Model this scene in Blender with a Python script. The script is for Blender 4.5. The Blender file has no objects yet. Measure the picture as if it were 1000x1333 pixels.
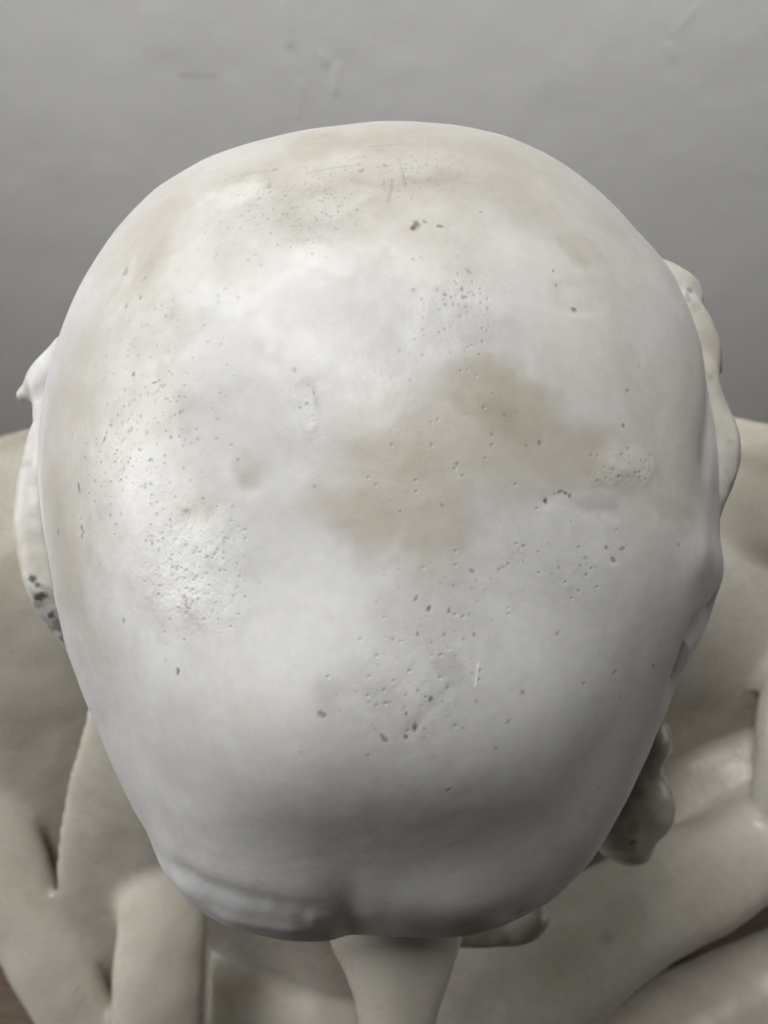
import bpy, math, random
import numpy as np
from mathutils import Vector, Matrix

rng = np.random.default_rng(7)
sc = bpy.context.scene
col = sc.collection

# ------------------------------------------------------------------ camera
PITCH = math.radians(50.0)
FPX = 1100.0                       # focal length in photo pixels (1000 x 1333)
DH = 0.253                         # camera to the centre of the skull
ZH = 0.78                          # height of the skull's centre above the floor
CX = np.array([1.0, 0.0, 0.0])
CD = np.array([0.0, math.cos(PITCH), -math.sin(PITCH)])
CU = np.array([0.0, math.sin(PITCH), math.cos(PITCH)])
H = np.array([0.0, 0.0, ZH])
CAM = H - DH * (CD - (13.5 / FPX) * CU)

def ray(px, py):
    return CD + (px - 500.0) / FPX * CX - (py - 666.5) / FPX * CU

def P(px, py, t):
    """point measured on the photograph, t metres in front of the lens"""
    return CAM + t * ray(px, py)

cam_d = bpy.data.cameras.new('camera')
cam = bpy.data.objects.new('camera', cam_d)
col.objects.link(cam)
cam.location = CAM
cam.rotation_euler = (math.pi / 2 - PITCH, 0, 0)
cam_d.sensor_fit = 'VERTICAL'
cam_d.sensor_height = 36.0
cam_d.lens = FPX / 1333.0 * 36.0
cam_d.clip_start = 0.01
cam_d.clip_end = 50
cam_d.dof.use_dof = True
cam_d.dof.focus_distance = 0.185
cam_d.dof.aperture_fstop = 17.0
sc.camera = cam

# ------------------------------------------------------------------ light
w = bpy.data.worlds.new('World')
sc.world = w
w.use_nodes = True
bg = w.node_tree.nodes['Background']
bg.inputs[0].default_value = (0.93, 0.95, 1.0, 1)
bg.inputs[1].default_value = 0.008

def area(name, loc, target, size, size_y, power, color, spread=180):
    l = bpy.data.lights.new(name, 'AREA')
    l.shape = 'RECTANGLE'
    l.size, l.size_y = size, size_y
    l.energy = power
    l.color = color
    l.spread = math.radians(spread)
    o = bpy.data.objects.new(name, l)
    col.objects.link(o)
    o.location = loc
    o.rotation_euler = (Vector(target) - Vector(loc)).to_track_quat('-Z', 'Y').to_euler()
    return o

area('ceiling_lamp', (-0.30, -0.02, ZH + 1.25), (0, 0.0, ZH), 0.6, 0.35, 15.3, (1.0, 0.99, 0.975))
area('side_light', (-1.3, -0.12, ZH + 0.18), (0, 0.0, ZH - 0.15), 0.5, 0.8, 1.1, (0.985, 0.99, 1.0), 60)
area('side_light', (1.3, 0.05, ZH + 0.05), (0, 0.0, ZH - 0.2), 0.5, 0.8, 0.35, (1.0, 0.98, 0.95), 60)  # added fill from the right, no window there; lights robe and beard lock

area('wall_wash_fill', (0.0, 0.38, ZH + 0.42), (0.0, 0.50, ZH + 0.02), 1.4, 0.06, 1.6, (1.0, 0.99, 0.97), 70)  # added unseen strip light that brightens the upper wall

sc.view_settings.view_transform = 'Standard'
sc.view_settings.look = 'None'
sc.view_settings.exposure = 0.0
sc.view_settings.gamma = 1.0

# ------------------------------------------------------------------ numpy noise
def _hash(ix, iy, iz, seed):
    h = (ix.astype(np.uint32) * np.uint32(374761393) + iy.astype(np.uint32) * np.uint32(668265263)
         + iz.astype(np.uint32) * np.uint32(2147483647) + np.uint32(seed) * np.uint32(144665))
    h = (h ^ (h >> np.uint32(13))) * np.uint32(1274126177)
    h = h ^ (h >> np.uint32(16))
    return (h & np.uint32(0xffff)).astype(np.float32) / 65535.0

def vnoise(p, scale, seed=0):
    q = (p * scale).astype(np.float32) + 1000.0
    i = np.floor(q)
    f = q - i
    f = f * f * f * (f * (f * 6 - 15) + 10)
    i = i.astype(np.int64)
    r = 0
    for dx in (0, 1):
        wx = f[:, 0] if dx else 1 - f[:, 0]
        for dy in (0, 1):
            wy = f[:, 1] if dy else 1 - f[:, 1]
            for dz in (0, 1):
                wz = f[:, 2] if dz else 1 - f[:, 2]
                r = r + wx * wy * wz * _hash(i[:, 0] + dx, i[:, 1] + dy, i[:, 2] + dz, seed)
    return r * 2 - 1

def fbm(p, scale, octaves=3, seed=0, gain=0.5):
    a, s, r = 1.0, 0.0, 0
    for k in range(octaves):
        r = r + a * vnoise(p, scale * 2.03 ** k, seed + 17 * k)
        s += a
        a *= gain
    return r / s

def sstep(x, a, b):
    t = np.clip((x - a) / (b - a), 0, 1)
    return t * t * (3 - 2 * t)

# ------------------------------------------------------------------ materials
class NT:
    def __init__(self, name):
        self.m = bpy.data.materials.new(name)
        self.m.use_nodes = True
        self.t = self.m.node_tree
        self.b = self.t.nodes['Principled BSDF']
    def n(self, typ, **kw):
        o = self.t.nodes.new(typ)
        for k, v in kw.items():
            setattr(o, k, v)
        return o
    def l(self, a, b):
        self.t.links.new(a, b)
    def noise(self, vec, scale, detail=4.0, rough=0.55, dist=0.0):
        o = self.n('ShaderNodeTexNoise')
        o.inputs['Scale'].default_value = scale
        o.inputs['Detail'].default_value = detail
        o.inputs['Roughness'].default_value = rough
        o.inputs['Distortion'].default_value = dist
        self.l(vec, o.inputs['Vector'])
        return o.outputs['Fac']
    def ramp(self, fac, a, b):
        o = self.n('ShaderNodeMapRange')
        o.interpolation_type = 'SMOOTHSTEP'
        o.inputs['From Min'].default_value = a
        o.inputs['From Max'].default_value = b
        self.l(fac, o.inputs['Value'])
        return o.outputs['Result']
    def math(self, op, a, b):
        o = self.n('ShaderNodeMath', operation=op)
        for k, v in enumerate((a, b)):
            if isinstance(v, (int, float)):
                o.inputs[k].default_value = v
            else:
                self.l(v, o.inputs[k])
        return o.outputs[0]
    def mix(self, fac, a, b, mode='MIX'):
        o = self.n('ShaderNodeMix', data_type='RGBA', blend_type=mode)
        o.clamp_factor = True
        for s, v in ((0, fac), (6, a), (7, b)):
            if isinstance(v, (int, float)):
                o.inputs[s].default_value = v
            elif isinstance(v, tuple):
                o.inputs[s].default_value = (*v, 1)
            else:
                self.l(v, o.inputs[s])
        return o.outputs[2]
    def bump(self, height, strength, dist, normal=None):
        o = self.n('ShaderNodeBump')
        o.inputs['Strength'].default_value = strength
        o.inputs['Distance'].default_value = dist
        self.l(height, o.inputs['Height'])
        if normal is not None:
            self.l(normal, o.inputs['Normal'])
        return o.outputs['Normal']

def marble(name, base, cream, sss=0.6, rough=0.37, mottle=0.6):
    k = NT(name)
    geo = k.n('ShaderNodeNewGeometry')
    pos = geo.outputs['Position']
    st = k.n('ShaderNodeAttribute', attribute_name='stain_and_shade')
    pt = k.n('ShaderNodeAttribute', attribute_name='wear')
    co = k.n('ShaderNodeAttribute', attribute_name='clouding')
    sep = k.n('ShaderNodeSeparateColor')
    k.l(st.outputs['Color'], sep.inputs[0])
    sep2 = k.n('ShaderNodeSeparateColor')
    k.l(pt.outputs['Color'], sep2.inputs[0])
    warm, grey, chalk = sep.outputs[0], sep.outputs[1], sep.outputs[2]
    pit, pore, rust = sep2.outputs[0], sep2.outputs[1], sep2.outputs[2]
    n1 = k.noise(pos, 19, 6, 0.62, 0.8)
    n4 = k.noise(pos, 38, 5, 0.6, 2.2)
    n2 = k.noise(pos, 55, 5, 0.6, 0.4)
    n3 = k.noise(pos, 420, 3, 0.6)
    c = k.mix(k.math('MULTIPLY', k.ramp(n1, 0.46, 0.62), mottle), base, cream)
    c = k.mix(k.math('MULTIPLY', k.ramp(n4, 0.52, 0.60), 0.22 * mottle), c, (0.52, 0.50, 0.455))
    c = k.mix(k.math('MULTIPLY', k.ramp(n2, 0.5, 0.75), 0.25 * mottle), c, (0.50, 0.47, 0.41))
    c = k.mix(co.outputs['Fac'], c, (0.50, 0.495, 0.48))
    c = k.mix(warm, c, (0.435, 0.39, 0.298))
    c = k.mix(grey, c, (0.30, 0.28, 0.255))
    c = k.mix(chalk, c, (0.86, 0.86, 0.83))
    # fine crystalline mottling
    c = k.mix(0.08, c, k.mix(k.ramp(n3, 0.3, 0.7), (0.35, 0.33, 0.30), (0.95, 0.94, 0.92)), 'MULTIPLY')
    # tiny pores where the surface is weathered
    vor = k.n('ShaderNodeTexVoronoi')
    vor.inputs['Scale'].default_value = 700
    vor.inputs['Randomness'].default_value = 1.0
    k.l(pos, vor.inputs['Vector'])
    po = k.math('SUBTRACT', 1.0, k.ramp(vor.outputs['Distance'], 0.12, 0.34))
    sepv = k.n('ShaderNodeSeparateColor')
    k.l(vor.outputs['Color'], sepv.inputs[0])
    sel = k.math('LESS_THAN', sepv.outputs[0], k.math('MULTIPLY', pore, 0.8))
    po = k.math('MULTIPLY', po, sel)
    c = k.mix(k.math('MULTIPLY', po, 0.18), c, (0.24, 0.215, 0.18))
    c = k.mix(pit, c, (0.075, 0.062, 0.048))
    c = k.mix(rust, c, (0.13, 0.085, 0.025))
    k.l(c, k.b.inputs['Base Color'])
    r = k.math('ADD', k.math('MULTIPLY', k.ramp(n2, 0.3, 0.7), 0.14), rough)
    r = k.math('ADD', r, k.math('MULTIPLY', chalk, -0.06))
    k.l(r, k.b.inputs['Roughness'])
    k.b.inputs['Subsurface Weight'].default_value = sss
    k.b.inputs['Subsurface Radius'].default_value = (1.0, 0.85, 0.65)
    k.b.inputs['Subsurface Scale'].default_value = 0.004
    k.b.inputs['Specular IOR Level'].default_value = 0.45
    nb = k.bump(k.noise(pos, 900, 4, 0.65), 0.25, 0.0002)
    nb = k.bump(k.math('MULTIPLY', k.noise(pos, 260, 4, 0.7), k.math('ADD', k.math('MULTIPLY', pore, 1.1), 0.05)), 0.5, 0.0012, nb)
    nb = k.bump(k.math('SUBTRACT', 1.0, po), 0.5, 0.0004, nb)
    k.l(nb, k.b.inputs['Normal'])
    return k.m

M_HEAD = marble('white_marble', (0.71, 0.71, 0.705), (0.60, 0.575, 0.515), mottle=0.45)
M_EAR = marble('ivory_marble', (0.63, 0.61, 0.565), (0.54, 0.51, 0.45), mottle=0.6)
M_BODY = marble('cream_marble', (0.585, 0.552, 0.48), (0.50, 0.463, 0.38), rough=0.22)

def wall_material():
    k = NT('grey_wall_paint')
    geo = k.n('ShaderNodeNewGeometry')
    pos = geo.outputs['Position']
    n1 = k.noise(pos, 3.0, 5, 0.6)
    n2 = k.noise(pos, 60, 3, 0.6)
    c = k.mix(k.ramp(n1, 0.3, 0.7), (0.56, 0.565, 0.565), (0.60, 0.605, 0.605))
    at = k.n('ShaderNodeAttribute', attribute_name='scuff')
    c = k.mix(at.outputs['Fac'], c, (0.12, 0.115, 0.11))
    k.l(c, k.b.inputs['Base Color'])
    k.b.inputs['Roughness'].default_value = 0.42
    nb = k.bump(k.noise(pos, 130, 4, 0.6), 0.06, 0.002)
    nb = k.bump(n2, 0.05, 0.004, nb)
    k.l(nb, k.b.inputs['Normal'])
    return k.m
M_WALL = wall_material()

def wood_material():
    k = NT('brown_wood')
    geo = k.n('ShaderNodeNewGeometry')
    mp = k.n('ShaderNodeMapping')
    mp.inputs['Scale'].default_value = (2, 26, 8)
    k.l(geo.outputs['Position'], mp.inputs['Vector'])
    n = k.noise(mp.outputs['Vector'], 3, 6, 0.6, 1.0)
    c = k.mix(k.ramp(n, 0.3, 0.7), (0.10, 0.065, 0.042), (0.21, 0.145, 0.10))
    k.l(c, k.b.inputs['Base Color'])
    k.b.inputs['Roughness'].default_value = 0.5
    k.l(k.bump(n, 0.3, 0.002), k.b.inputs['Normal'])
    return k.m
M_WOOD = wood_material()

# ------------------------------------------------------------------ mesh helpers
def build(name, verts, quads, mat, parent=None, tris=None):
    me = bpy.data.meshes.new(name)
    verts = np.asarray(verts, np.float32)
    quads = np.asarray(quads, np.int32)
    me.vertices.add(len(verts))
    me.vertices.foreach_set('co', verts.ravel())
    loops = quads.ravel()
    starts = np.arange(0, len(loops), 4, dtype=np.int32)
    if tris is not None and len(tris):
        tris = np.asarray(tris, np.int32)
        starts = np.concatenate([starts, len(loops) + np.arange(0, tris.size, 3, dtype=np.int32)])
        loops = np.concatenate([loops, tris.ravel()])
    me.loops.add(len(loops))
    me.loops.foreach_set('vertex_index', loops)
    me.polygons.add(len(starts))
    me.polygons.foreach_set('loop_start', starts)
    me.update(calc_edges=True)
    me.validate()
    me.polygons.foreach_set('use_smooth', np.ones(len(me.polygons), bool))
    me.materials.append(mat)
    o = bpy.data.objects.new(name, me)
    col.objects.link(o)
    if parent is not None:
        o.parent = parent
        o.matrix_parent_inverse = Matrix.Translation(-Vector(parent.location))
    return o

def surface_nets(F, org, h):
    S = F < 0
    nx, ny, nz = F.shape
    C = lambda A, c: A[c[0]:nx - 1 + c[0], c[1]:ny - 1 + c[1], c[2]:nz - 1 + c[2]]
    corners = [(i, j, k) for i in (0, 1) for j in (0, 1) for k in (0, 1)]
    cnt = sum(C(S, c).astype(np.int8) for c in corners)
    act = (cnt > 0) & (cnt < 8)
    ids = np.argwhere(act)
    vid = -np.ones(act.shape, np.int64)
    vid[act] = np.arange(len(ids))
    acc = np.zeros((len(ids), 3))
    num = np.zeros(len(ids))
    vals = {c: C(F, c)[act] for c in corners}
    for a in corners:
        for ax in range(3):
            if a[ax] == 0:
                b = list(a); b[ax] = 1; b = tuple(b)
                fa, fb = vals[a], vals[b]
                m = (fa < 0) != (fb < 0)
                t = np.where(m, fa / np.where(m, fa - fb, 1), 0)
                p = np.tile(np.array(a, float), (len(ids), 1))
                p[:, ax] += t
                acc[m] += p[m]
                num[m] += 1
    v = org + (ids + acc / num[:, None]) * h
    quads = []
    for ax in range(3):
        o1, o2 = (ax + 1) % 3, (ax + 2) % 3
        n = [nx, ny, nz]
        sl0 = [slice(None)] * 3; sl1 = [slice(None)] * 3
        sl0[ax] = slice(0, n[ax] - 1); sl1[ax] = slice(1, n[ax])
        d = S[tuple(sl0)].astype(np.int8) - S[tuple(sl1)].astype(np.int8)
        e = np.argwhere(d != 0)
        e = e[(e[:, o1] > 0) & (e[:, o2] > 0) & (e[:, o1] < n[o1] - 1) & (e[:, o2] < n[o2] - 1)]
        s = d[tuple(e.T)]
        def cell(a, b):
            q = e.copy(); q[:, o1] -= a; q[:, o2] -= b
            return vid[tuple(q.T)]
        q = np.stack([cell(1, 1), cell(0, 1), cell(0, 0), cell(1, 0)], 1)
        q[s < 0] = q[s < 0][:, ::-1]
        quads.append(q)
    return v, np.concatenate(quads)

def smin(a, b, k):
    h = np.clip(0.5 + 0.5 * (b - a) / k, 0, 1)
    return b + (a - b) * h - k * h * (1 - h)

def sd_chain(X, pts, rad):
    best = None
    for i in range(max(1, len(pts) - 1)):
        a = np.array(pts[i]); b = np.array(pts[min(i + 1, len(pts) - 1)])
        ra, rb = rad[i], rad[min(i + 1, len(pts) - 1)]
        ab = b - a
        t = np.clip(((X - a) @ ab) / max(ab @ ab, 1e-12), 0, 1)
        dd = np.linalg.norm(X - a - t[:, None] * ab, axis=1) - (ra + (rb - ra) * t)
        best = dd if best is None else np.minimum(best, dd)
    return best

def carve(name, sdf, lo, hi, h, mat, parent, noise=None, subsurf=1):
    lo, hi = np.array(lo), np.array(hi)
    n = np.ceil((hi - lo) / h).astype(int) + 1
    g = np.stack(np.meshgrid(*[lo[i] + h * np.arange(n[i]) for i in range(3)], indexing='ij'), -1)
    F = sdf(g.reshape(-1, 3)).reshape(n)
    v, q = surface_nets(F, lo, h)
    if noise:
        pass
    o = build(name, v, q, mat, parent)
    if subsurf:
        m = o.modifiers.new('smooth', 'SMOOTH'); m.iterations = 3; m.factor = 0.5
        m = o.modifiers.new('subsurf', 'SUBSURF'); m.levels = subsurf; m.render_levels = subsurf
    return o

def lumps(name, chains, k, h, mat, parent, dirt_and_shade=(), rough=0.0007):
    """chains: lists of (px, py, depth, radius in photo px)"""
    data = []
    lo, hi = np.full(3, 9.0), np.full(3, -9.0)
    for ch in chains:
        if len(ch) > 2:
            ch = catmull(ch, 5 * (len(ch) - 1) + 1)
        pts = [P(x, y, t) for x, y, t, r in ch]
        rad = [r * t / FPX for x, y, t, r in ch]
        for p, r in zip(pts, rad):
            lo = np.minimum(lo, p - r * 1.3 - 0.003); hi = np.maximum(hi, p + r * 1.3 + 0.003)
        data.append((pts, rad))
    def sdf(X):
        d = None
        for pts, rad in data:
            e = sd_chain(X, pts, rad)
            d = e if d is None else smin(d, e, k)
        return d + rough * fbm(X, 110, 3, 5)
    o = carve(name, sdf, lo, hi, h, mat, parent)
    if True:
        v = np.empty(len(o.data.vertices) * 3); o.data.vertices.foreach_get('co', v); v = v.reshape(-1, 3)
        out = np.zeros((len(v), 4), np.float32); sta = np.zeros((len(v), 4), np.float32)
        sta[:, 0] = np.clip(0.25 + 0.35 * fbm(v, 90, 3, 14), 0, 1)
        jg = fbm(v, 700, 3, 2)
        for x, y, rp, val, kind in dirt_and_shade:
            rr_ = ray(x, y); rr_ = rr_ / np.linalg.norm(rr_)
            q = v - CAM; along = q @ rr_
            off = np.linalg.norm(q - along[:, None] * rr_, axis=1) / (rp * 0.21 / FPX)
            near = along < along[off < 1.5].min() + 0.006 if (off < 1.5).any() else along > 9
            m_ = (1 - sstep(off + 0.9 * jg, 0.5, 1.2)) * near * val
            tgt, ch = (out, 0) if kind == 'pit' else (sta, 1)
            tgt[:, ch] = np.maximum(tgt[:, ch], m_)
        for nm, dat in (('wear', out), ('stain_and_shade', sta)):
            a_ = o.data.attributes.new(nm, 'FLOAT_COLOR', 'POINT'); a_.data.foreach_set('color', dat.ravel())
    return o

def catmull(pts, n):
    pts = np.array(pts, float)
    p = np.vstack([2 * pts[0] - pts[1], pts, 2 * pts[-1] - pts[-2]])
    out = []
    segs = len(pts) - 1
    for u in np.linspace(0, segs - 1e-6, n):
        i = int(u); t = u - i
        a, b, c, d = p[i:i + 4]
        out.append(0.5 * (2 * b + (c - a) * t + (2 * a - 5 * b + 4 * c - d) * t * t + (3 * b - a - 3 * c + d) * t ** 3))
    return np.array(out)

def fold(name, pts, mat, parent, depth=0.8, rough=0.0015, n=90, m=56, seed=0):
    """a swept, rounded ridge; pts: (px, py, depth, half width in photo px)"""
    ctr = np.array([[*P(x, y, t), hw * t / FPX] for x, y, t, hw in pts])
    c = catmull(ctr, n)
    q, r = c[:, :3], c[:, 3].copy()
    tan = np.gradient(q, axis=0); tan /= np.linalg.norm(tan, axis=1)[:, None]
    e1 = np.cross(tan, q - CAM); e1 /= np.linalg.norm(e1, axis=1)[:, None]
    e2 = np.cross(tan, e1)
    s = np.linspace(0, 1, n)
    cap = np.sqrt(np.clip(1 - np.clip(1 - np.minimum(s, 1 - s) / 0.06, 0, 1) ** 2, 0.0004, 1))
    r *= cap
    a = np.linspace(0, 2 * np.pi, m, endpoint=False)
    v = (q[:, None] + e1[:, None] * (np.cos(a)[None, :, None] * r[:, None, None])
         + e2[:, None] * (np.sin(a)[None, :, None] * r[:, None, None] * depth)).reshape(-1, 3)
    ctrv = np.repeat(q, m, 0)
    dirv = v - ctrv; dirv /= np.linalg.norm(dirv, axis=1)[:, None] + 1e-9
    v = v + dirv * (rough * 2 * fbm(v, 22, 3, seed))[:, None]
    i = np.arange(n - 1)[:, None] * m; j = np.arange(m)[None, :]
    f = np.stack([i + j, i + (j + 1) % m, i + m + (j + 1) % m, i + m + j], -1).reshape(-1, 4)
    v = np.vstack([v, q[0], q[-1]]); base_i = n * m
    j = np.arange(m)
    t1 = np.stack([np.full(m, n * m), (j + 1) % m, j], 1)
    t2 = np.stack([np.full(m, n * m + 1), (n - 1) * m + j, (n - 1) * m + (j + 1) % m], 1)
    if name is None:
        return v, f, np.vstack([t1, t2])
    return build(name, v, f, mat, parent, np.vstack([t1, t2]))

# ------------------------------------------------------------------ the setting
YW = 0.50
def make_wall():
    xs = np.linspace(-2.2, 2.2, 441); zs = np.linspace(0, 2.6, 261)
    # refine the piece behind the head
    xs = np.sort(np.concatenate([xs, np.linspace(-0.35, 0.35, 280) + 0.0003]))
    zs = np.sort(np.concatenate([zs, np.linspace(ZH - 0.15, ZH + 0.25, 160) + 0.0003]))
    X, Z = np.meshgrid(xs, zs, indexing='ij')
    p = np.stack([X.ravel(), np.full(X.size, YW), Z.ravel()], 1)
    rel = 0.0012 * fbm(p, 3, 3, 9) + 0.0003 * fbm(p, 30, 2, 3)
    scuff = np.zeros(len(p))
    def hit(px, py):
        r = ray(px, py); return CAM + r * (YW - CAM[1]) / r[1]
    def seg(a, b, wdt):
        a, b = hit(*a), hit(*b); ab = b - a
        t = np.clip(((p - a) @ ab) / (ab @ ab), 0, 1)
        return np.exp(-(np.linalg.norm(p - a - t[:, None] * ab, axis=1) / wdt) ** 2)
    scuff += 0.28 * seg((236, 98), (282, 99), 0.0014)
    for a, b, wd, hgt in (((372, 0), (378, 55), 0.003, 0.0011), ((440, 88), (436, 118), 0.003, 0.0011),
                          ((420, 72), (424, 80), 0.003, 0.001), ((392, 110), (388, 150), 0.003, 0.0007),
                          ((870, 60), (876, 74), 0.003, 0.0006), ((905, 10), (880, 40), 0.003, 0.0005)):
        rel += 0.4 * hgt * seg(a, b, wd)
    p[:, 1] -= rel
    nx, nz = len(xs), len(zs)
    i = np.arange(nx - 1)[:, None] * nz; j = np.arange(nz - 1)[None, :]
    f = np.stack([i + j, i + nz + j, i + nz + j + 1, i + j + 1], -1).reshape(-1, 4)
    o = build('wall', p, f, M_WALL)
    at = o.data.attributes.new('scuff', 'FLOAT', 'POINT')
    at.data.foreach_set('value', scuff.astype(np.float32))
    o['kind'] = 'structure'
make_wall()
fl = build('floor', [(-2.2, -2.2, 0), (2.2, -2.2, 0), (2.2, YW + 0.05, 0), (-2.2, YW + 0.05, 0)], [(0, 1, 2, 3)], M_WOOD)
fl['kind'] = 'structure'

# ------------------------------------------------------------------ the statue
statue = bpy.data.objects.new('marble_statue', None)
col.objects.link(statue)
statue.location = (0, 0.06, 0)
statue['label'] = 'weathered white marble statue with bald bowed head and draped shoulders before grey wall'
statue['category'] = 'statue'

OUTLINE = [(530, 157), (600, 163), (660, 178), (720, 205), (780, 248), (830, 300), (870, 347), (900, 402), (922, 480),
           (932, 560), (937, 640), (938, 700), (937, 745), (926, 800), (902, 850), (880, 892), (857, 950), (832, 1010),
           (800, 1075), (770, 1122), (720, 1172), (660, 1203), (610, 1218), (560, 1219), (500, 1217), (455, 1215),
           (430, 1225), (370, 1225), (300, 1209), (245, 1177), (212, 1135), (190, 1082), (160, 1022), (130, 952),
           (100, 880), (75, 800), (57, 720), (49, 650), (48, 580), (58, 500), (75, 440), (105, 370), (150, 300),
           (205, 243), (270, 205), (350, 180), (440, 163)]

def make_head():
    B = CAM - H; B = B / np.linalg.norm(B)
    X = CX.copy()
    U = np.cross(B, X); U /= np.linalg.norm(U)
    a = 0.100
    al, bb = [], []
    for px, py in OUTLINE:
        r = ray(px, py); r = r / np.linalg.norm(r)
        c = r @ -B
        tb = math.sqrt(1 - c * c) / c
        al.append(math.atan2(r @ U, r @ X)); bb.append(tb * math.sqrt(DH ** 2 - a ** 2))
    o = np.argsort(al); al = np.array(al)[o]; bb = np.array(bb)[o]
    al = np.concatenate([al - 2 * np.pi, al, al + 2 * np.pi]); bb = np.tile(bb, 3)
    tab = np.linspace(-np.pi, np.pi, 1441)
    tb = np.interp(tab, al, bb)
    ker = np.exp(-0.5 * (np.arange(-9, 10) / 3.5) ** 2); ker /= ker.sum()
    tb = np.convolve(np.concatenate([tb[-10:-1], tb, tb[1:10]]), ker, 'valid')
    tsm = tb.copy()
    ker2 = np.exp(-0.5 * (np.arange(-90, 91) / 32.0) ** 2); ker2 /= ker2.sum()
    tsm = np.convolve(np.concatenate([tb[-91:-1], tb, tb[1:91]]), ker2, 'valid')

    # square grid mapped on a disc of directions, dense towards the camera side
    N = 960
    g = np.linspace(-1, 1, N)
    gu, gv = np.meshgrid(g, g, indexing='ij')
    big = np.abs(gu) > np.abs(gv)
    rr = np.where(big, gu, gv)
    safe = np.where(rr == 0, 1, rr)
    ph = np.where(big, (np.pi / 4) * gv / safe, np.pi / 2 - (np.pi / 4) * gu / safe)
    dx, dy = rr * np.cos(ph), rr * np.sin(ph)
    s = np.hypot(dx, dy)
    alpha = np.arctan2(dy, dx).ravel()
    s = s.ravel()
    TH1 = math.radians(88)
    theta = TH1 * (0.72 * s + 0.28 * s ** 3)
    idx = np.arange(N * N).reshape(N, N)
    quads = np.stack([idx[:-1, :-1], idx[1:, :-1], idx[1:, 1:], idx[:-1, 1:]], -1).reshape(-1, 4)
    # back of the head and face below the brow: rings closing towards the neck
    rim = np.concatenate([idx[:-1, 0], idx[-1, :-1], idx[:0:-1, -1], idx[0, :0:-1]])
    nr = len(rim); K = 26
    ring_a = np.tile(alpha[rim], K)
    ring_t = np.repeat(TH1 + (math.radians(172) - TH1) * (np.arange(1, K + 1) / K), nr)
    prev = rim; base = N * N; extra = []
    for k in range(K):
        cur = base + k * nr + np.arange(nr)
        extra.append(np.stack([prev, np.roll(prev, -1), np.roll(cur, -1), cur], 1))
        prev = cur
    quads = np.vstack([quads] + extra)
    alpha = np.concatenate([alpha, ring_a]); theta = np.concatenate([theta, ring_t])

    bsh = np.interp(alpha, tab, tb); bsm = np.interp(alpha, tab, tsm)
    # small outline bumps fade out away from the limb of the form
    k = sstep(theta, math.radians(38), math.radians(62))
    b = bsm + (bsh - bsm) * k
    st, ct = np.sin(theta), np.cos(theta)
    r = 1 / np.sqrt(ct ** 2 / a ** 2 + st ** 2 / b ** 2)
    D = (st * np.cos(alpha))[:, None] * X + (st * np.sin(alpha))[:, None] * U + ct[:, None] * B
    # eye sockets under the brow
    for sg in (-1, 1):
        e = np.exp(-((alpha + np.pi / 2 - sg * 0.42) / 0.26) ** 2 - ((theta - math.radians(104)) / 0.24) ** 2)
        r = r - 0.016 * e
    V = H + D * r[:, None]
    nfront = N * N

    # --- survey of the visible marble: nearest front vertex to a photo position
    rel = V[:nfront] - CAM
    tdep = rel @ CD
    spx = 500 + FPX * (rel @ CX) / tdep
    spy = 666.5 - FPX * (rel @ CU) / tdep
    # facing
    nrm = np.zeros((N, N, 3)); G = V[:nfront].reshape(N, N, 3)
    du = np.gradient(G, axis=0); dv = np.gradient(G, axis=1)
    nrm = np.cross(du, dv); nrm /= np.linalg.norm(nrm, axis=2)[..., None] + 1e-12
    nrm = nrm.reshape(-1, 3)
    if np.mean(np.sum(nrm * D[:nfront], 1)) < 0:
        nrm = -nrm; quads = quads[:, ::-1]
    front = np.sum(nrm * -rel, 1) > 0
    pen = np.where(front, 0, 1e6)
    def at(px, py):
        return int(np.argmin((spx - px) ** 2 + (spy - py) ** 2 + pen))
    def frame(px, py):
        i = at(px, py)
        p = V[i]; n = nrm[i]; v = CAM - p; t = v @ -CD; v = v / np.linalg.norm(v)
        e1 = CX - n * (CX @ n); e1 /= np.linalg.norm(e1)
        e2 = np.cross(n, e1)
        m = t / FPX
        # metres on the stone for one photo pixel along each tangent
        f1 = max(0.3, np.linalg.norm(e1 - v * (e1 @ v))); f2 = max(0.3, np.linalg.norm(e2 - v * (e2 @ v)))
        return p, n, e1, e2, m / f1, m / f2

    VF = V[:nfront]
    warp = np.stack([fbm(VF, 60, 4, 31, 0.6), fbm(VF, 60, 4, 47, 0.6), fbm(VF, 60, 4, 59, 0.6)], 1)
    edge = fbm(VF, 150, 3, 71)
    def blob(px, py, rx, ry, rot=0.0, soft=0.5, w_=0.007):
        p, n, e1, e2, m1, m2 = frame(px, py)
        out = np.zeros(nfront)
        lim = 2.1 * max(rx * m1, ry * m2) + 0.008
        sel = np.flatnonzero((np.abs(VF[:, 0] - p[0]) < lim) & (np.abs(VF[:, 1] - p[1]) < lim) & (np.abs(VF[:, 2] - p[2]) < lim))
        q = VF[sel] + warp[sel] * w_ - p
        x, y = q @ e1 / (rx * m1), q @ e2 / (ry * m2)
        c, s_ = math.cos(rot), math.sin(rot)
        x, y = x * c + y * s_, -x * s_ + y * c
        d = np.sqrt(x * x + y * y) + 0.15 * edge[sel]
        out[sel] = 1 - sstep(d, 1 - soft, 1 + soft)
        return out
    def line(pts, wpx, taper=False):
        best = np.full(nfront, 9.0)
        for (x0, y0), (x1, y1) in zip(pts[:-1], pts[1:]):
            p0, *_, m1, m2 = frame(x0, y0); p1 = V[at(x1, y1)]
            ab = p1 - p0
            t = np.clip(((VF - p0) @ ab) / (ab @ ab), 0, 1)
            best = np.minimum(best, np.linalg.norm(VF - p0 - t[:, None] * ab, axis=1) / (wpx * 0.00017))
        return np.exp(-best ** 2)

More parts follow.
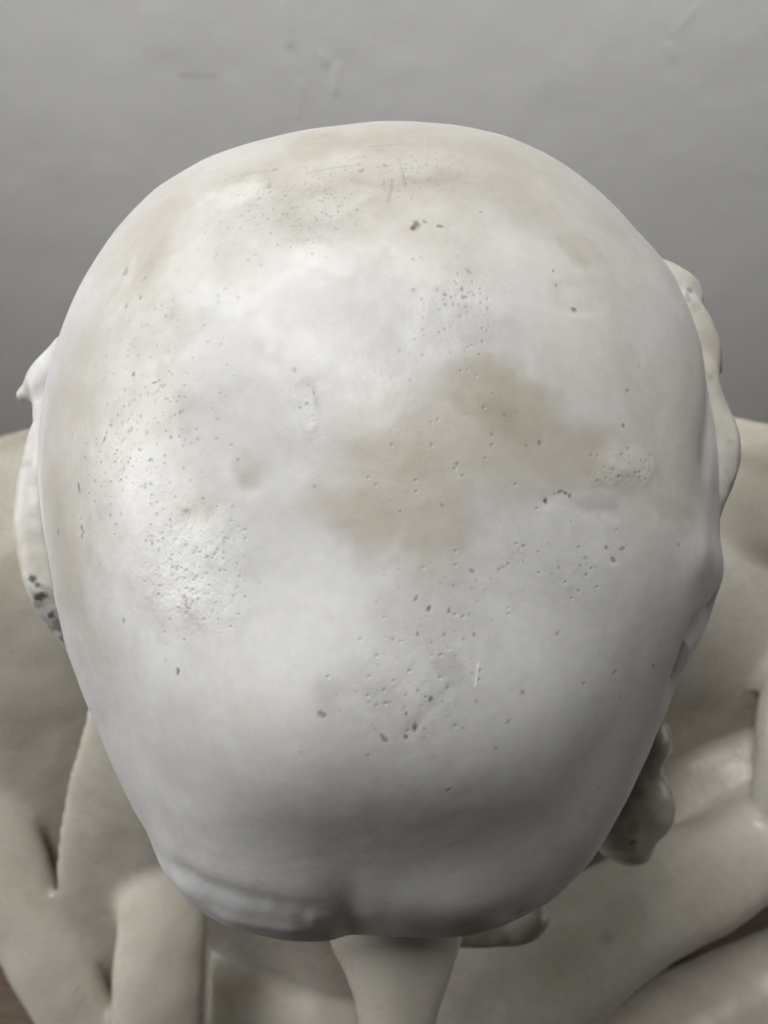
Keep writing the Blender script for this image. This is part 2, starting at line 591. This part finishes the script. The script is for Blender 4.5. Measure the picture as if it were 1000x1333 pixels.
    def dent(px, py, rx, ry, rot=0.0):
        p, n, e1, e2, m1, m2 = frame(px, py)
        q = VF - p
        x, y = q @ e1 / (rx * m1), q @ e2 / (ry * m2)
        c, s_ = math.cos(rot), math.sin(rot)
        x, y = x * c + y * s_, -x * s_ + y * c
        return np.exp(-(x * x + y * y) - ((q @ n) / 0.02) ** 2)
    disp = 0.0006 * fbm(VF, 22, 3, 3) + 0.00010 * fbm(VF, 90, 3, 8)
    # ---- relief
    disp -= 0.0003 * dent(322, 634, 20, 15)
    for x, y, rx, ry, hh in ((385, 1190, 22, 9, .0004), (352, 1182, 14, 8, .0002), (408, 1196, 10, 8, .0003), (690, 1180, 20, 10, .0006), (640, 1198, 22, 9, .0007), (235, 1150, 16, 12, .0006)):
        disp += hh * dent(x, y, rx, ry)
    # the forehead bulges, then falls back above the brow
    disp += 0.0060 * dent(500, 940, 340, 140)
    disp -= 0.0008 * dent(560, 1130, 220, 50)
    disp -= 0.0010 * dent(770, 1010, 60, 130, 0.5)
    disp -= 0.0006 * dent(300, 1110, 110, 50, -0.5)
    disp -= 0.0006 * line([(196, 1098), (250, 1142), (320, 1170), (395, 1186)], 26)
    disp += 0.0005 * line([(300, 1195), (380, 1208)], 22)
    disp += 0.0010 * dent(600, 1185, 80, 24)
    disp -= 0.0008 * dent(448, 1190, 26, 30)
    disp -= 0.0026 * line([(928, 790), (900, 830), (880, 880)], 24)
    disp += 0.0012 * line([(945, 745), (915, 720)], 40)
    disp -= 0.0009 * line([(905, 400), (920, 470), (925, 540), (920, 600)], 30)
    disp -= 0.0005 * line([(60, 520), (52, 640), (66, 760)], 16)
    disp += 0.0004 * dent(812, 610, 42, 22, 0.7)
    disp -= 0.00016 * line([(712, 652), (730, 638), (760, 662), (800, 668)], 9)
    disp -= 0.00012 * line([(780, 675), (792, 700), (798, 728)], 5)
    disp -= 0.00022 * blob(755, 385, 32, 26, 0, 0.3, 0.003)
    disp -= 0.00022 * blob(235, 430, 40, 30, 0.4, 0.3, 0.004)
    disp -= 0.00025 * blob(150, 380, 16, 40, -0.5, 0.3, 0.003)
    disp -= 0.00012 * blob(400, 520, 18, 26, 0, 0.4, 0.003)
    disp -= 0.00012 * line([(580, 880), (555, 905), (530, 930)], 6)

    n200, n120 = 0.75 + 0.6 * fbm(VF, 200, 4, 55), 0.7 + 0.8 * fbm(VF, 120, 4, 77)
    warm = np.zeros(nfront); grey = np.zeros(nfront); chalk = np.zeros(nfront); cool = np.zeros(nfront); pore = np.zeros(nfront)
    def up(a, m, v):
        np.maximum(a, m * v, out=a)
    # ---- warm stains
    var = 1.0 + 0.5 * fbm(VF, 70, 4, 101)
    for x, y, rx, ry, ro, so, v in (
            (640, 530, 95, 52, 0, .5, .74), (545, 590, 95, 70, .3, .6, .60), (490, 668, 72, 54, 0, .45, .56), (600, 600, 110, 60, 0, .7, .5),
            (570, 690, 52, 58, 0, .45, .56), (715, 575, 90, 44, -.3, .6, .55), (800, 610, 46, 28, .6, .5, .40),
            (640, 535, 45, 24, 0, .7, .85), (322, 630, 19, 15, 0, 1.0, .5), (752, 316, 44, 26, -.3, .6, .66),
            (650, 214, 30, 18, -.4, .6, .60), (425, 186, 62, 22, .3, .5, .70), (360, 285, 70, 34, .3, .6, .40),
            (230, 432, 42, 30, .3, .4, .42), (160, 372, 26, 50, -.7, .4, .34), (105, 560, 30, 150, 0, .8, .36),
            (110, 730, 22, 80, 0, .7, .40), (880, 660, 36, 26, -.6, .7, .55), (820, 480, 34, 40, 0, .8, .30),
            (540, 240, 90, 26, 0, .7, .34), (300, 230, 150, 40, .45, .7, .34), (520, 200, 320, 72, 0, .7, .58),
            (760, 390, 70, 80, 0, .8, .20), (245, 668, 24, 20, 0, .6, .45), (700, 260, 130, 70, -.4, .8, .32),
            (860, 420, 60, 70, -.4, .8, .24), (150, 470, 60, 120, 0, .9, .22), (580, 745, 36, 30, 0, .8, .40), (880, 560, 50, 180, -.1, .8, .36), (190, 300, 80, 140, -.6, .8, .58), (85, 620, 40, 240, 0, .8, .54), (560, 215, 160, 40, 0, .5, .42), (800, 330, 60, 110, -.7, .7, .40), (470, 175, 60, 14, 0, .4, .35), (820, 330, 40, 70, -.6, .8, .28), (860, 800, 50, 120, .3, .9, .18)):
        up(warm, blob(x, y, rx, ry, ro, so) * var, v)
    # ---- cool grey clouding in the stone
    for x, y, rx, ry, ro, so, v in (
            
            (545, 800, 60, 60, 0, .8, .30), (520, 905, 110, 42, 0, .8, .30), (575, 868, 24, 26, 0, .4, .42),
            (440, 905, 40, 22, 0, .7, .34), (250, 330, 60, 40, .5, .3, .12), (650, 400, 70, 40, 0, .5, .10), (300, 470, 70, 60, .2, .3, .10), (400, 520, 14, 34, 0, .5, .30), (600, 395, 60, 50, 0, .8, .14),
            (245, 690, 30, 40, 0, .5, .28), (190, 770, 30, 18, .3, .5, .20), (780, 660, 40, 14, 0, .6, .25),
            (240, 1080, 60, 24, -.3, .4, .16), (60, 800, 12, 34, -.3, .6, .5), (385, 1188, 30, 8, -.2, .5, .35),
            (385, 270, 60, 30, .3, .6, .26), (500, 240, 80, 14, .1, .6, .22), (680, 740, 90, 40, 0, .8, .12),
            (560, 235, 36, 12, 0, .5, .35), (700, 560, 60, 26, 0, .6, .16), (620, 1060, 260, 60, 0, .8, .14)):
        up(grey, blob(x, y, rx, ry, ro, so) * n200, v)
    for x, y, rx, ry, ro, so, v in (
            (430, 430, 105, 85, .4, .22, .62), (350, 540, 95, 85, .2, .25, .55), (500, 380, 60, 60, .6, .3, .50), (280, 590, 60, 60, 0, .4, .40),
            (420, 600, 70, 60, 0, .6, .35), (640, 440, 70, 36, .2, .5, .30), (700, 680, 110, 60, 0, .6, .28), (360, 700, 90, 60, 0, .7, .22),
            (560, 830, 90, 60, .2, .6, .30), (800, 760, 90, 90, 0, .8, .25), (270, 960, 120, 60, -.3, .6, .20), (200, 1060, 60, 50, -.4, .4, .25),
            (760, 470, 60, 60, 0, .6, .25), (560, 250, 60, 20, 0, .4, .3), (130, 470, 30, 60, -.2, .5, .25), (840, 560, 50, 60, 0, .7, .3)):
        up(cool, blob(x, y, rx, ry, ro, so, 0.012) * (0.45 + 0.55 * n200), v)
    # ---- chalky, worn white
    for x, y, rx, ry, ro, so, v in (
            (330, 380, 100, 26, .25, .6, .42), (300, 250, 40, 16, .2, .5, .6), (250, 735, 48, 70, 0, .5, .75),
            (180, 500, 50, 110, .2, .8, .45), (620, 330, 150, 60, 0, .8, .40), (480, 215, 120, 20, .15, .6, .30),
            (265, 780, 55, 30, 0, .6, .55), (240, 350, 40, 60, .5, .7, .40), (800, 600, 22, 26, .6, .6, .35),
            (720, 400, 60, 60, 0, .8, .3), (395, 525, 8, 26, 0, .5, .45), (250, 410, 30, 60, .5, .4, .4), (420, 330, 90, 24, .2, .4, .45), (430, 260, 60, 14, .3, .4, .5), (560, 330, 60, 40, 0, .6, .45), (150, 400, 14, 60, -.5, .4, .4), (200, 640, 40, 60, 0, .6, .5), (440, 860, 150, 90, 0, .9, .3)):
        up(chalk, blob(x, y, rx, ry, ro, so) * n120, v)
    # ---- porous areas
    for x, y, rx, ry, ro, so, v in (
            (250, 735, 60, 80, 0, .6, 1.0), (180, 560, 70, 110, 0, .7, .55), (370, 265, 90, 45, .3, .6, .9),
            (530, 225, 80, 30, 0, .6, .7), (600, 400, 55, 70, 0, .7, .45), (540, 880, 80, 60, 0, .7, .4),
            (810, 610, 46, 30, .6, .5, .45), (390, 520, 16, 34, 0, .5, .4), (680, 740, 90, 60, 0, .8, .25),
            (230, 430, 60, 50, 0, .7, .45), (60, 800, 14, 36, -.3, .6, .9), (570, 600, 90, 60, 0, .8, .2)):
        up(pore, blob(x, y, rx, ry, ro, so), v)

    # ---- single pits and specks
    pit = np.zeros(nfront); rust = np.zeros(nfront)
    pits = [(543, 290, 7, .7), (538, 296, 4, .9), (553, 288, 4, .5), (575, 294, 3, .7), (626, 275, 2, .8), (749, 401, 4, .7),
            (710, 652, 4.4, 1), (722, 643, 3, .5), (731, 639, 4, .6), (735, 642, 3.5, .7), (742, 646, 3, .7), (728, 640, 3, .5), (242, 868, 3.2, .9),
            (790, 712, 3, .7), (797, 729, 3.4, .7), (884, 710, 3, .6), (810, 714, 3, .5), (725, 738, 2.5, .8),
            (541, 817, 3.4, .95), (555, 788, 3.6, .8), (527, 909, 3, .9), (555, 893, 3, .8), (525, 935, 3, .8), (537, 924, 3.4, .8),
            (500, 936, 3.8, .6), (425, 909, 5, .55), (670, 888, 3, .8), (635, 952, 2.8, .7), (579, 1006, 2.6, .7), (650, 920, 2.2, .6),
            (752, 882, 2.6, .8), (718, 820, 2.6, .6), (848, 866, 3, .6), (796, 872, 2.6, .4), (716, 822, 2, .5), (613, 742, 3, .5),
            (104, 638, 3, .7), (136, 573, 3.2, .6), (107, 690, 3, .6), (107, 697, 2.4, .6), (75, 694, 3, .5), (47, 758, 4, .9), (54, 775, 5, .9),
            (66, 800, 4, .8), (176, 487, 2.6, .8), (163, 355, 4.5, .35), (190, 363, 2.6, .6), (184, 388, 2, .6), (818, 508, 2.6, .6),
            (812, 554, 2.4, .7), (832, 476, 2, .4), (640, 565, 2.6, .5), (594, 604, 3, .5), (703, 576, 3, .5), (685, 580, 2.2, .5), (534, 496, 2.6, .5),
            (409, 633, 2, .5), (575, 658, 2.6, .3), (725, 370, 2.4, .5), (721, 352, 2, .5), (640, 512, 2, .5), (657, 540, 2.6, .45),
            (540, 775, 2.4, .6), (582, 790, 2.2, .7), (612, 820, 2, .7), (598, 823, 2, .6), (166, 806, 2.4, .7), (199, 706, 2.6, .5),
            (880, 1010, 2, .3), (783, 1030, 2.4, .4), (805, 905, 2, .4), (320, 905, 2, .3), (335, 935, 2, .3), (400, 955, 2, .3)]
    clusters = [(185, 550, 42, 80, 60, 1.2, 2.8, .15, .50), (250, 745, 40, 55, 70, 1.5, 6.5, .08, .30), (370, 255, 60, 30, 44, 1.5, 5.5, .25, .7),
                (520, 235, 60, 22, 18, 1.5, 5.5, .2, .6), (600, 395, 42, 50, 50, 1.3, 4.5, .12, .45), (530, 895, 42, 30, 38, 1.2, 2.8, .25, .75),
                (560, 810, 46, 40, 26, 1.2, 2.8, .25, .7), (680, 745, 60, 36, 26, 1.4, 4.0, .25, .7), (640, 560, 80, 40, 24, 1.2, 3.0, .2, .5),
                (815, 605, 22, 22, 26, 1.0, 2.2, .25, .6), (395, 518, 7, 16, 22, 1.4, 2.8, .2, .5), (240, 670, 12, 10, 16, 1.4, 3.4, .25, .55),
                (620, 860, 130, 90, 26, 1.0, 2.2, .25, .65), (300, 900, 120, 120, 26, .9, 1.8, .15, .45), (760, 560, 90, 110, 26, 1, 2.2, .15, .5),
                (540, 560, 150, 150, 40, .9, 1.8, .12, .4), (130, 700, 30, 90, 18, 1.2, 2.4, .2, .5), (760, 900, 90, 110, 24, 1.0, 2.2, .2, .5),
                (700, 330, 120, 60, 20, 1.0, 2.0, .15, .4), (200, 400, 40, 60, 22, 1.3, 2.8, .2, .5), (60, 800, 8, 24, 14, 1.4, 3.0, .4, .8)]
    for cx, cy, sx, sy, n, r0, r1, d0, d1 in clusters:
        for _ in range(int(n * 0.15)):
            u = rng.random()
            pits.append((cx + rng.normal() * sx, cy + rng.normal() * sy, r0 + (r1 - r0) * u ** 2, d0 + (d1 - d0) * rng.random()))
    # buckets of vertices so that every pit only touches its neighbours
    order = np.argsort(spx + pen); sx_ = (spx + pen)[order]
    jag = fbm(VF, 1500, 2, 5)
    for kp, (px, py, rp, dk) in enumerate(pits):
        lo_, hi_ = np.searchsorted(sx_, (px - 16, px + 16))
        c = order[lo_:hi_]
        c = c[np.abs(spy[c] - py) < 16]
        if not len(c):
            continue
        i = c[np.argmin((spx[c] - px) ** 2 + (spy[c] - py) ** 2)]
        m = (VF[i] - CAM) @ CD / FPX
        q = VF[c] - VF[i]
        an = rng.random() * 3.14; el = 0.8 + 1.6 * rng.random() ** 2
        u_ = q @ CX; v_ = q @ np.cross(nrm[i], CX)
        x = u_ * math.cos(an) + v_ * math.sin(an); y = -u_ * math.sin(an) + v_ * math.cos(an)
        d = np.hypot(x / el, y) / (0.85 * rp * m) + 0.75 * jag[c]
        k_ = 1 - sstep(d, 0.55, 1.25)
        pit[c] = np.maximum(pit[c], k_ * dk * (0.62 if kp > 75 else 0.8))
        disp[c] -= k_ * rp * m * 0.14
    dens = np.zeros(nfront)
    for cx, cy, sx, sy, n, r0, r1, d0, d1 in clusters:
        if sx >= 80:
            continue
        dens = np.maximum(dens, min(1.0, 0.30 + n / 90) * np.sqrt(dent(cx, cy, sx * 1.25, sy * 1.25)))
    nz = 0.6 * vnoise(VF, 1450, 201) + 0.4 * vnoise(VF, 2700, 203)
    patchy = fbm(VF, 170, 2, 207)
    m_ = sstep(nz + 0.50 * dens + 0.22 * patchy * (dens > 0.02), 0.88, 1.0) * sstep(dens, 0.03, 0.2)
    np.maximum(grey, dens * sstep(fbm(VF, 210, 3, 211), 0.0, 0.5) * 0.34, out=grey)
    tone = np.clip(0.42 + 0.5 * vnoise(VF, 330, 209), 0.12, 0.9)
    np.maximum(pit, m_ * tone * 0.62, out=pit)
    disp -= m_ * 0.00006
    for x, y in ((541, 296), (749, 402), (240, 665)):
        up(rust, blob(x, y, 5, 4, 0, .6, 0.0015) * (0.6 + jag), .6)
    # fine hairline scratches and one pale hair
    for p0, p1, v in (((400, 225), (470, 212), .2), ((505, 262), (512, 232), .25), ((528, 240), (520, 205), .2), ((300, 232), (360, 222), .15),
                      ((560, 180), (555, 214), .15), ((480, 190), (540, 186), .2)):
        up(pit, line([p0, p1], 2.0), v)
    hair = line([(611, 878), (614, 862), (615, 854)], 1.4)
    chalk = np.maximum(chalk, hair * 1.0)
    disp += hair * 0.00012

    V[:nfront] += D[:nfront] * disp[:, None] * 1.0
    # close the underside
    last = base + (K - 1) * nr + np.arange(nr)
    tip = V[last].mean(0)
    V = np.vstack([V, tip])
    tri = np.stack([last, np.roll(last, -1), np.full(nr, len(V) - 1)], 1)
    o = build('head', V, quads, M_HEAD, statue, tri)
    def attr(name, r_, g_, b_, a_):
        cdat = np.zeros((len(V), 4), np.float32); cdat[:nfront, 3] = np.clip(a_, 0, 1)
        cdat[:nfront, 0] = np.clip(r_, 0, 1); cdat[:nfront, 1] = np.clip(g_, 0, 1); cdat[:nfront, 2] = np.clip(b_, 0, 1)
        at_ = o.data.attributes.new(name, 'FLOAT_COLOR', 'POINT')
        at_.data.foreach_set('color', cdat.ravel())
    attr('stain_and_shade', warm, grey, chalk, np.ones(nfront))
    attr('wear', pit, pore, rust, np.ones(nfront))
    cc = np.zeros(len(V), np.float32); cc[:nfront] = np.clip(cool, 0, 1)
    o.data.attributes.new('clouding', 'FLOAT', 'POINT').data.foreach_set('value', cc)
    return o
make_head()

# ears: the left one a flattened rim with a pointed tip behind it, the right one a row of knobs
lumps('ear', [[(90, 456, .224, 22), (68, 485, .226, 23), (46, 506, .228, 15), (31, 514, .229, 9)],
              [(64, 500, .226, 22), (60, 545, .225, 16)],
              [(72, 530, .218, 22), (60, 590, .215, 27), (54, 660, .213, 32), (56, 720, .212, 33), (70, 772, .213, 31), (88, 812, .215, 22), (112, 852, .219, 16)]],
      0.004, 0.0008, M_HEAD, statue,
      [(42, 754, 5, .9, 'pit'), (48, 762, 4, .9, 'pit'), (52, 776, 6, .95, 'pit'), (50, 787, 6, .4, 'pit'), (66, 801, 4, .9, 'pit'),
       (74, 815, 9, .45, 'pit'), (82, 828, 6, .5, 'pit'), (56, 785, 22, .5, 'stain_and_shade'), (72, 810, 22, .7, 'stain_and_shade'), (30, 590, 5, .3, 'stain_and_shade'), (34, 604, 7, .3, 'stain_and_shade')])
lumps('ear', [[(850, 372, .226, 36), (874, 378, .224, 31), (891, 383, .224, 23), (891, 402, .223, 22)],
              [(880, 410, .220, 32), (902, 440, .219, 31), (908, 462, .219, 29), (905, 490, .218, 26)],
              [(928, 474, .221, 11), (935, 482, .221, 7)],
              [(892, 500, .217, 40), (908, 540, .215, 38), (924, 578, .214, 37), (923, 608, .214, 35), (905, 660, .214, 34)]],
      0.0022, 0.0008, M_EAR, statue,
      [(898, 378, 5, .5, 'pit'), (896, 388, 6, .5, 'stain_and_shade'), (905, 400, 8, .3, 'stain_and_shade'), (925, 490, 7, .5, 'stain_and_shade'), (950, 575, 4, .3, 'stain_and_shade'), (952, 620, 14, .3, 'stain_and_shade')])
fold('nose', [(512, 1140, .262, 92), (516, 1215, .256, 87), (518, 1270, .252, 68), (516, 1330, .252, 50), (514, 1400, .258, 46), (514, 1450, .27, 50)],
     M_BODY, statue, 0.9, 0.0008)
lumps('beard_lock', [[(870, 880, .285, 14), (858, 905, .287, 16), (840, 940, .288, 24), (842, 965, .29, 31), (825, 1000, .292, 26)],
                     [(820, 1000, .294, 30), (836, 1035, .296, 38), (838, 1056, .298, 36), (815, 1070, .30, 36)],
                     [(780, 1040, .298, 40), (805, 1075, .300, 40), (820, 1094, .303, 31)]], 0.005, 0.0010, M_BODY, statue,
      [(823, 1096, 4, .7, 'pit'), (825, 1080, 14, .7, 'stain_and_shade'), (815, 1105, 26, .5, 'stain_and_shade'), (850, 1008, 12, .6, 'stain_and_shade'), (868, 1000, 7, .5, 'stain_and_shade')], 0.0008)  # grey marks here paint shade onto the underside and into the groove
lumps('beard_lock', [[(694, 1196, .30, 22), (680, 1204, .30, 24), (650, 1208, .30, 22), (600, 1205, .30, 26)]], 0.003, 0.0012, M_BODY, statue)

# neck, shoulders and the mass of the seated body
def body_sdf(X):
    def ell(c, r):
        q = (X - np.array(c)) / np.array(r)
        n = np.linalg.norm(q, axis=1)
        return (n - 1) * min(r)
    z = ZH
    d = sd_chain(X, [(0, 0.04, z - 0.05), (0, 0.12, z - 0.22)], [0.06, 0.09])
    d = smin(d, sd_chain(X, [(-0.27, 0.135, z - 0.225), (-0.1, 0.15, z - 0.195), (0.1, 0.15, z - 0.195), (0.27, 0.13, z - 0.262)], [0.075, 0.085, 0.085, 0.075]), 0.05)
    d = smin(d, ell((0.02, 0.11, z - 0.48), (0.24, 0.15, 0.31)), 0.06)
    d = smin(d, ell((0.03, 0.12, 0.10), (0.24, 0.22, 0.22)), 0.10)
    d = smin(d, sd_chain(X, [(-0.25, 0.10, z - 0.26), (-0.17, 0.05, z - 0.45)], [0.07, 0.05]), 0.03)
    d = smin(d, sd_chain(X, [(0.25, 0.13, z - 0.27), (0.27, 0.09, z - 0.45)], [0.07, 0.065]), 0.03)
    d = d + 0.006 * fbm(X, 9, 2, 21)
    return np.maximum(d, 0.004 - X[:, 2])
robe = carve('robe_core', body_sdf, (-0.42, -0.25, -0.02), (0.46, 0.44, ZH + 0.08), 0.009, M_BODY, None, subsurf=0)
rv = np.empty(len(robe.data.vertices) * 3); robe.data.vertices.foreach_get('co', rv)
rq = np.empty(len(robe.data.loops), np.int32); robe.data.loops.foreach_get('vertex_index', rq)
bpy.data.objects.remove(robe)
cloth = [(rv.reshape(-1, 3), rq.reshape(-1, 4), np.zeros((0, 3), int))]
F = lambda pts, **k: cloth.append(fold(None, pts, M_BODY, None, **k))
# left of the head
F([(10, 610, .45, 70), (25, 730, .432, 130), (40, 850, .440, 120), (54, 1000, .458, 68), (62, 1160, .484, 16)], depth=0.3, seed=1)
F([(240, 800, .405, 90), (206, 960, .415, 94), (170, 1080, .435, 92), (146, 1200, .458, 66), (150, 1330, .485, 26)], depth=0.25, seed=2)
F([(250, 860, .48, 40), (232, 1000, .472, 52), (214, 1110, .456, 59), (207, 1240, .445, 60), (202, 1420, .455, 58)], depth=0.7, seed=3)
F([(-120, 780, .475, 60), (-52, 980, .458, 60), (12, 1150, .448, 54), (84, 1290, .448, 49), (140, 1400, .455, 42)], depth=0.7, seed=4)
F([(66, 1060, .500, 40), (76, 1170, .478, 40), (104, 1260, .470, 40), (150, 1360, .470, 40)], depth=0.6, seed=14)
# right of the head
F([(1150, 700, .45, 70), (1010, 655, .445, 84), (880, 640, .455, 90)], depth=0.5, seed=5)
F([(1150, 650, .436, 34), (1010, 600, .436, 42), (880, 570, .448, 42)], depth=0.6, seed=12)
F([(1080, 800, .49, 50), (990, 900, .495, 100), (940, 1020, .488, 130), (900, 1140, .475, 100)], depth=0.3, seed=9)
F([(1150, 1020, .455, 74), (970, 1108, .455, 64), (820, 1192, .436, 74), (680, 1275, .418, 90), (540, 1400, .40, 98)], depth=0.75, seed=6)
F([(1120, 1230, .50, 60), (980, 1310, .50, 72), (840, 1400, .495, 82), (760, 1490, .49, 60)], depth=0.8, seed=7)
F([(1090, 820, .445, 50), (1036, 900, .44, 44), (1022, 1000, .44, 38), (1000, 1070, .45, 22)], depth=0.7, seed=8)
# lap between the knees, under the chin
F([(270, 1300, .60, 70), (380, 1290, .60, 80), (480, 1300, .60, 80)], depth=0.5, seed=13)
off, vs, qs, ts = 0, [], [], []
for v_, q_, t_ in cloth:
    vs.append(v_); qs.append(q_ + off); ts.append(t_ + off); off += len(v_)
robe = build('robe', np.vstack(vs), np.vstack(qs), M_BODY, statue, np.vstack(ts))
md = robe.modifiers.new('remesh', 'REMESH'); md.mode = 'VOXEL'; md.voxel_size = 0.0025; md.use_smooth_shade = True
md = robe.modifiers.new('smooth', 'SMOOTH'); md.iterations = 6; md.factor = 0.5
dg = bpy.context.evaluated_depsgraph_get()
me = bpy.data.meshes.new_from_object(robe.evaluated_get(dg))
robe.modifiers.clear()
robe.data = me
me.name = 'robe'
if not me.materials:
    me.materials.append(M_BODY)
nv = len(me.vertices)
v = np.empty(nv * 3); me.vertices.foreach_get('co', v); v = v.reshape(-1, 3)
sta = np.zeros((nv, 4), np.float32); wea = np.zeros((nv, 4), np.float32)
jg = fbm(v, 60, 4, 2); jf = fbm(v, 240, 3, 4)
def smear_and_shade(pts, t, hw, val, ch, arr=sta):
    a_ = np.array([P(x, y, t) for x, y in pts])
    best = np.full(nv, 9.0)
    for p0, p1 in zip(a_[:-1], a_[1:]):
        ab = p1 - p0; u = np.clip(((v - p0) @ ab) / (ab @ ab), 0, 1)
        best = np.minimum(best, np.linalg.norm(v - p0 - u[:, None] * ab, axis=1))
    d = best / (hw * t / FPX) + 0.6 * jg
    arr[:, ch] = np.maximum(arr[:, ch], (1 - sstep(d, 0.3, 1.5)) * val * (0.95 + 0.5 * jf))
for pts, t, hw, val, ch in (  # some strokes are stains, others paint shade into creases and hollows
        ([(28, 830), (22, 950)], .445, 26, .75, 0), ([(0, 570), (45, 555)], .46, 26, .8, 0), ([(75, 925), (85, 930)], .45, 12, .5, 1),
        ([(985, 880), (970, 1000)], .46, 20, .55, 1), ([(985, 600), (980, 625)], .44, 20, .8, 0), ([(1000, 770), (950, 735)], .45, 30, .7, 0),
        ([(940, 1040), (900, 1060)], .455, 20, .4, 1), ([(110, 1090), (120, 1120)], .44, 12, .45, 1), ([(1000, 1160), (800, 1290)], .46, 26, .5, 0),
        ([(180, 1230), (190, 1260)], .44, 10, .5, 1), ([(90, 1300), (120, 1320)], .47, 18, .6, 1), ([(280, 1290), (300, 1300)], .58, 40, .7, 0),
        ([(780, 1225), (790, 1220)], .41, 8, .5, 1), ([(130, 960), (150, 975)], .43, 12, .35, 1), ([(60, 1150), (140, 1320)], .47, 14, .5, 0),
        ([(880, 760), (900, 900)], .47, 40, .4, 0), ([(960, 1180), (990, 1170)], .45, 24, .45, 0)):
    smear_and_shade(pts, t, hw, val, ch)
wea[:, 1] = np.clip(0.25 + 0.6 * jg, 0, 0.7)
wea[:, 0] = sstep(fbm(v, 400, 2, 71), 0.72, 0.84) * 0.2
for nm, dat in (('stain_and_shade', sta), ('wear', wea)):
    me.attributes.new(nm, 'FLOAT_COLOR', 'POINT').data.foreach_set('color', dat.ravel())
me.polygons.foreach_set('use_smooth', np.ones(len(me.polygons), bool))
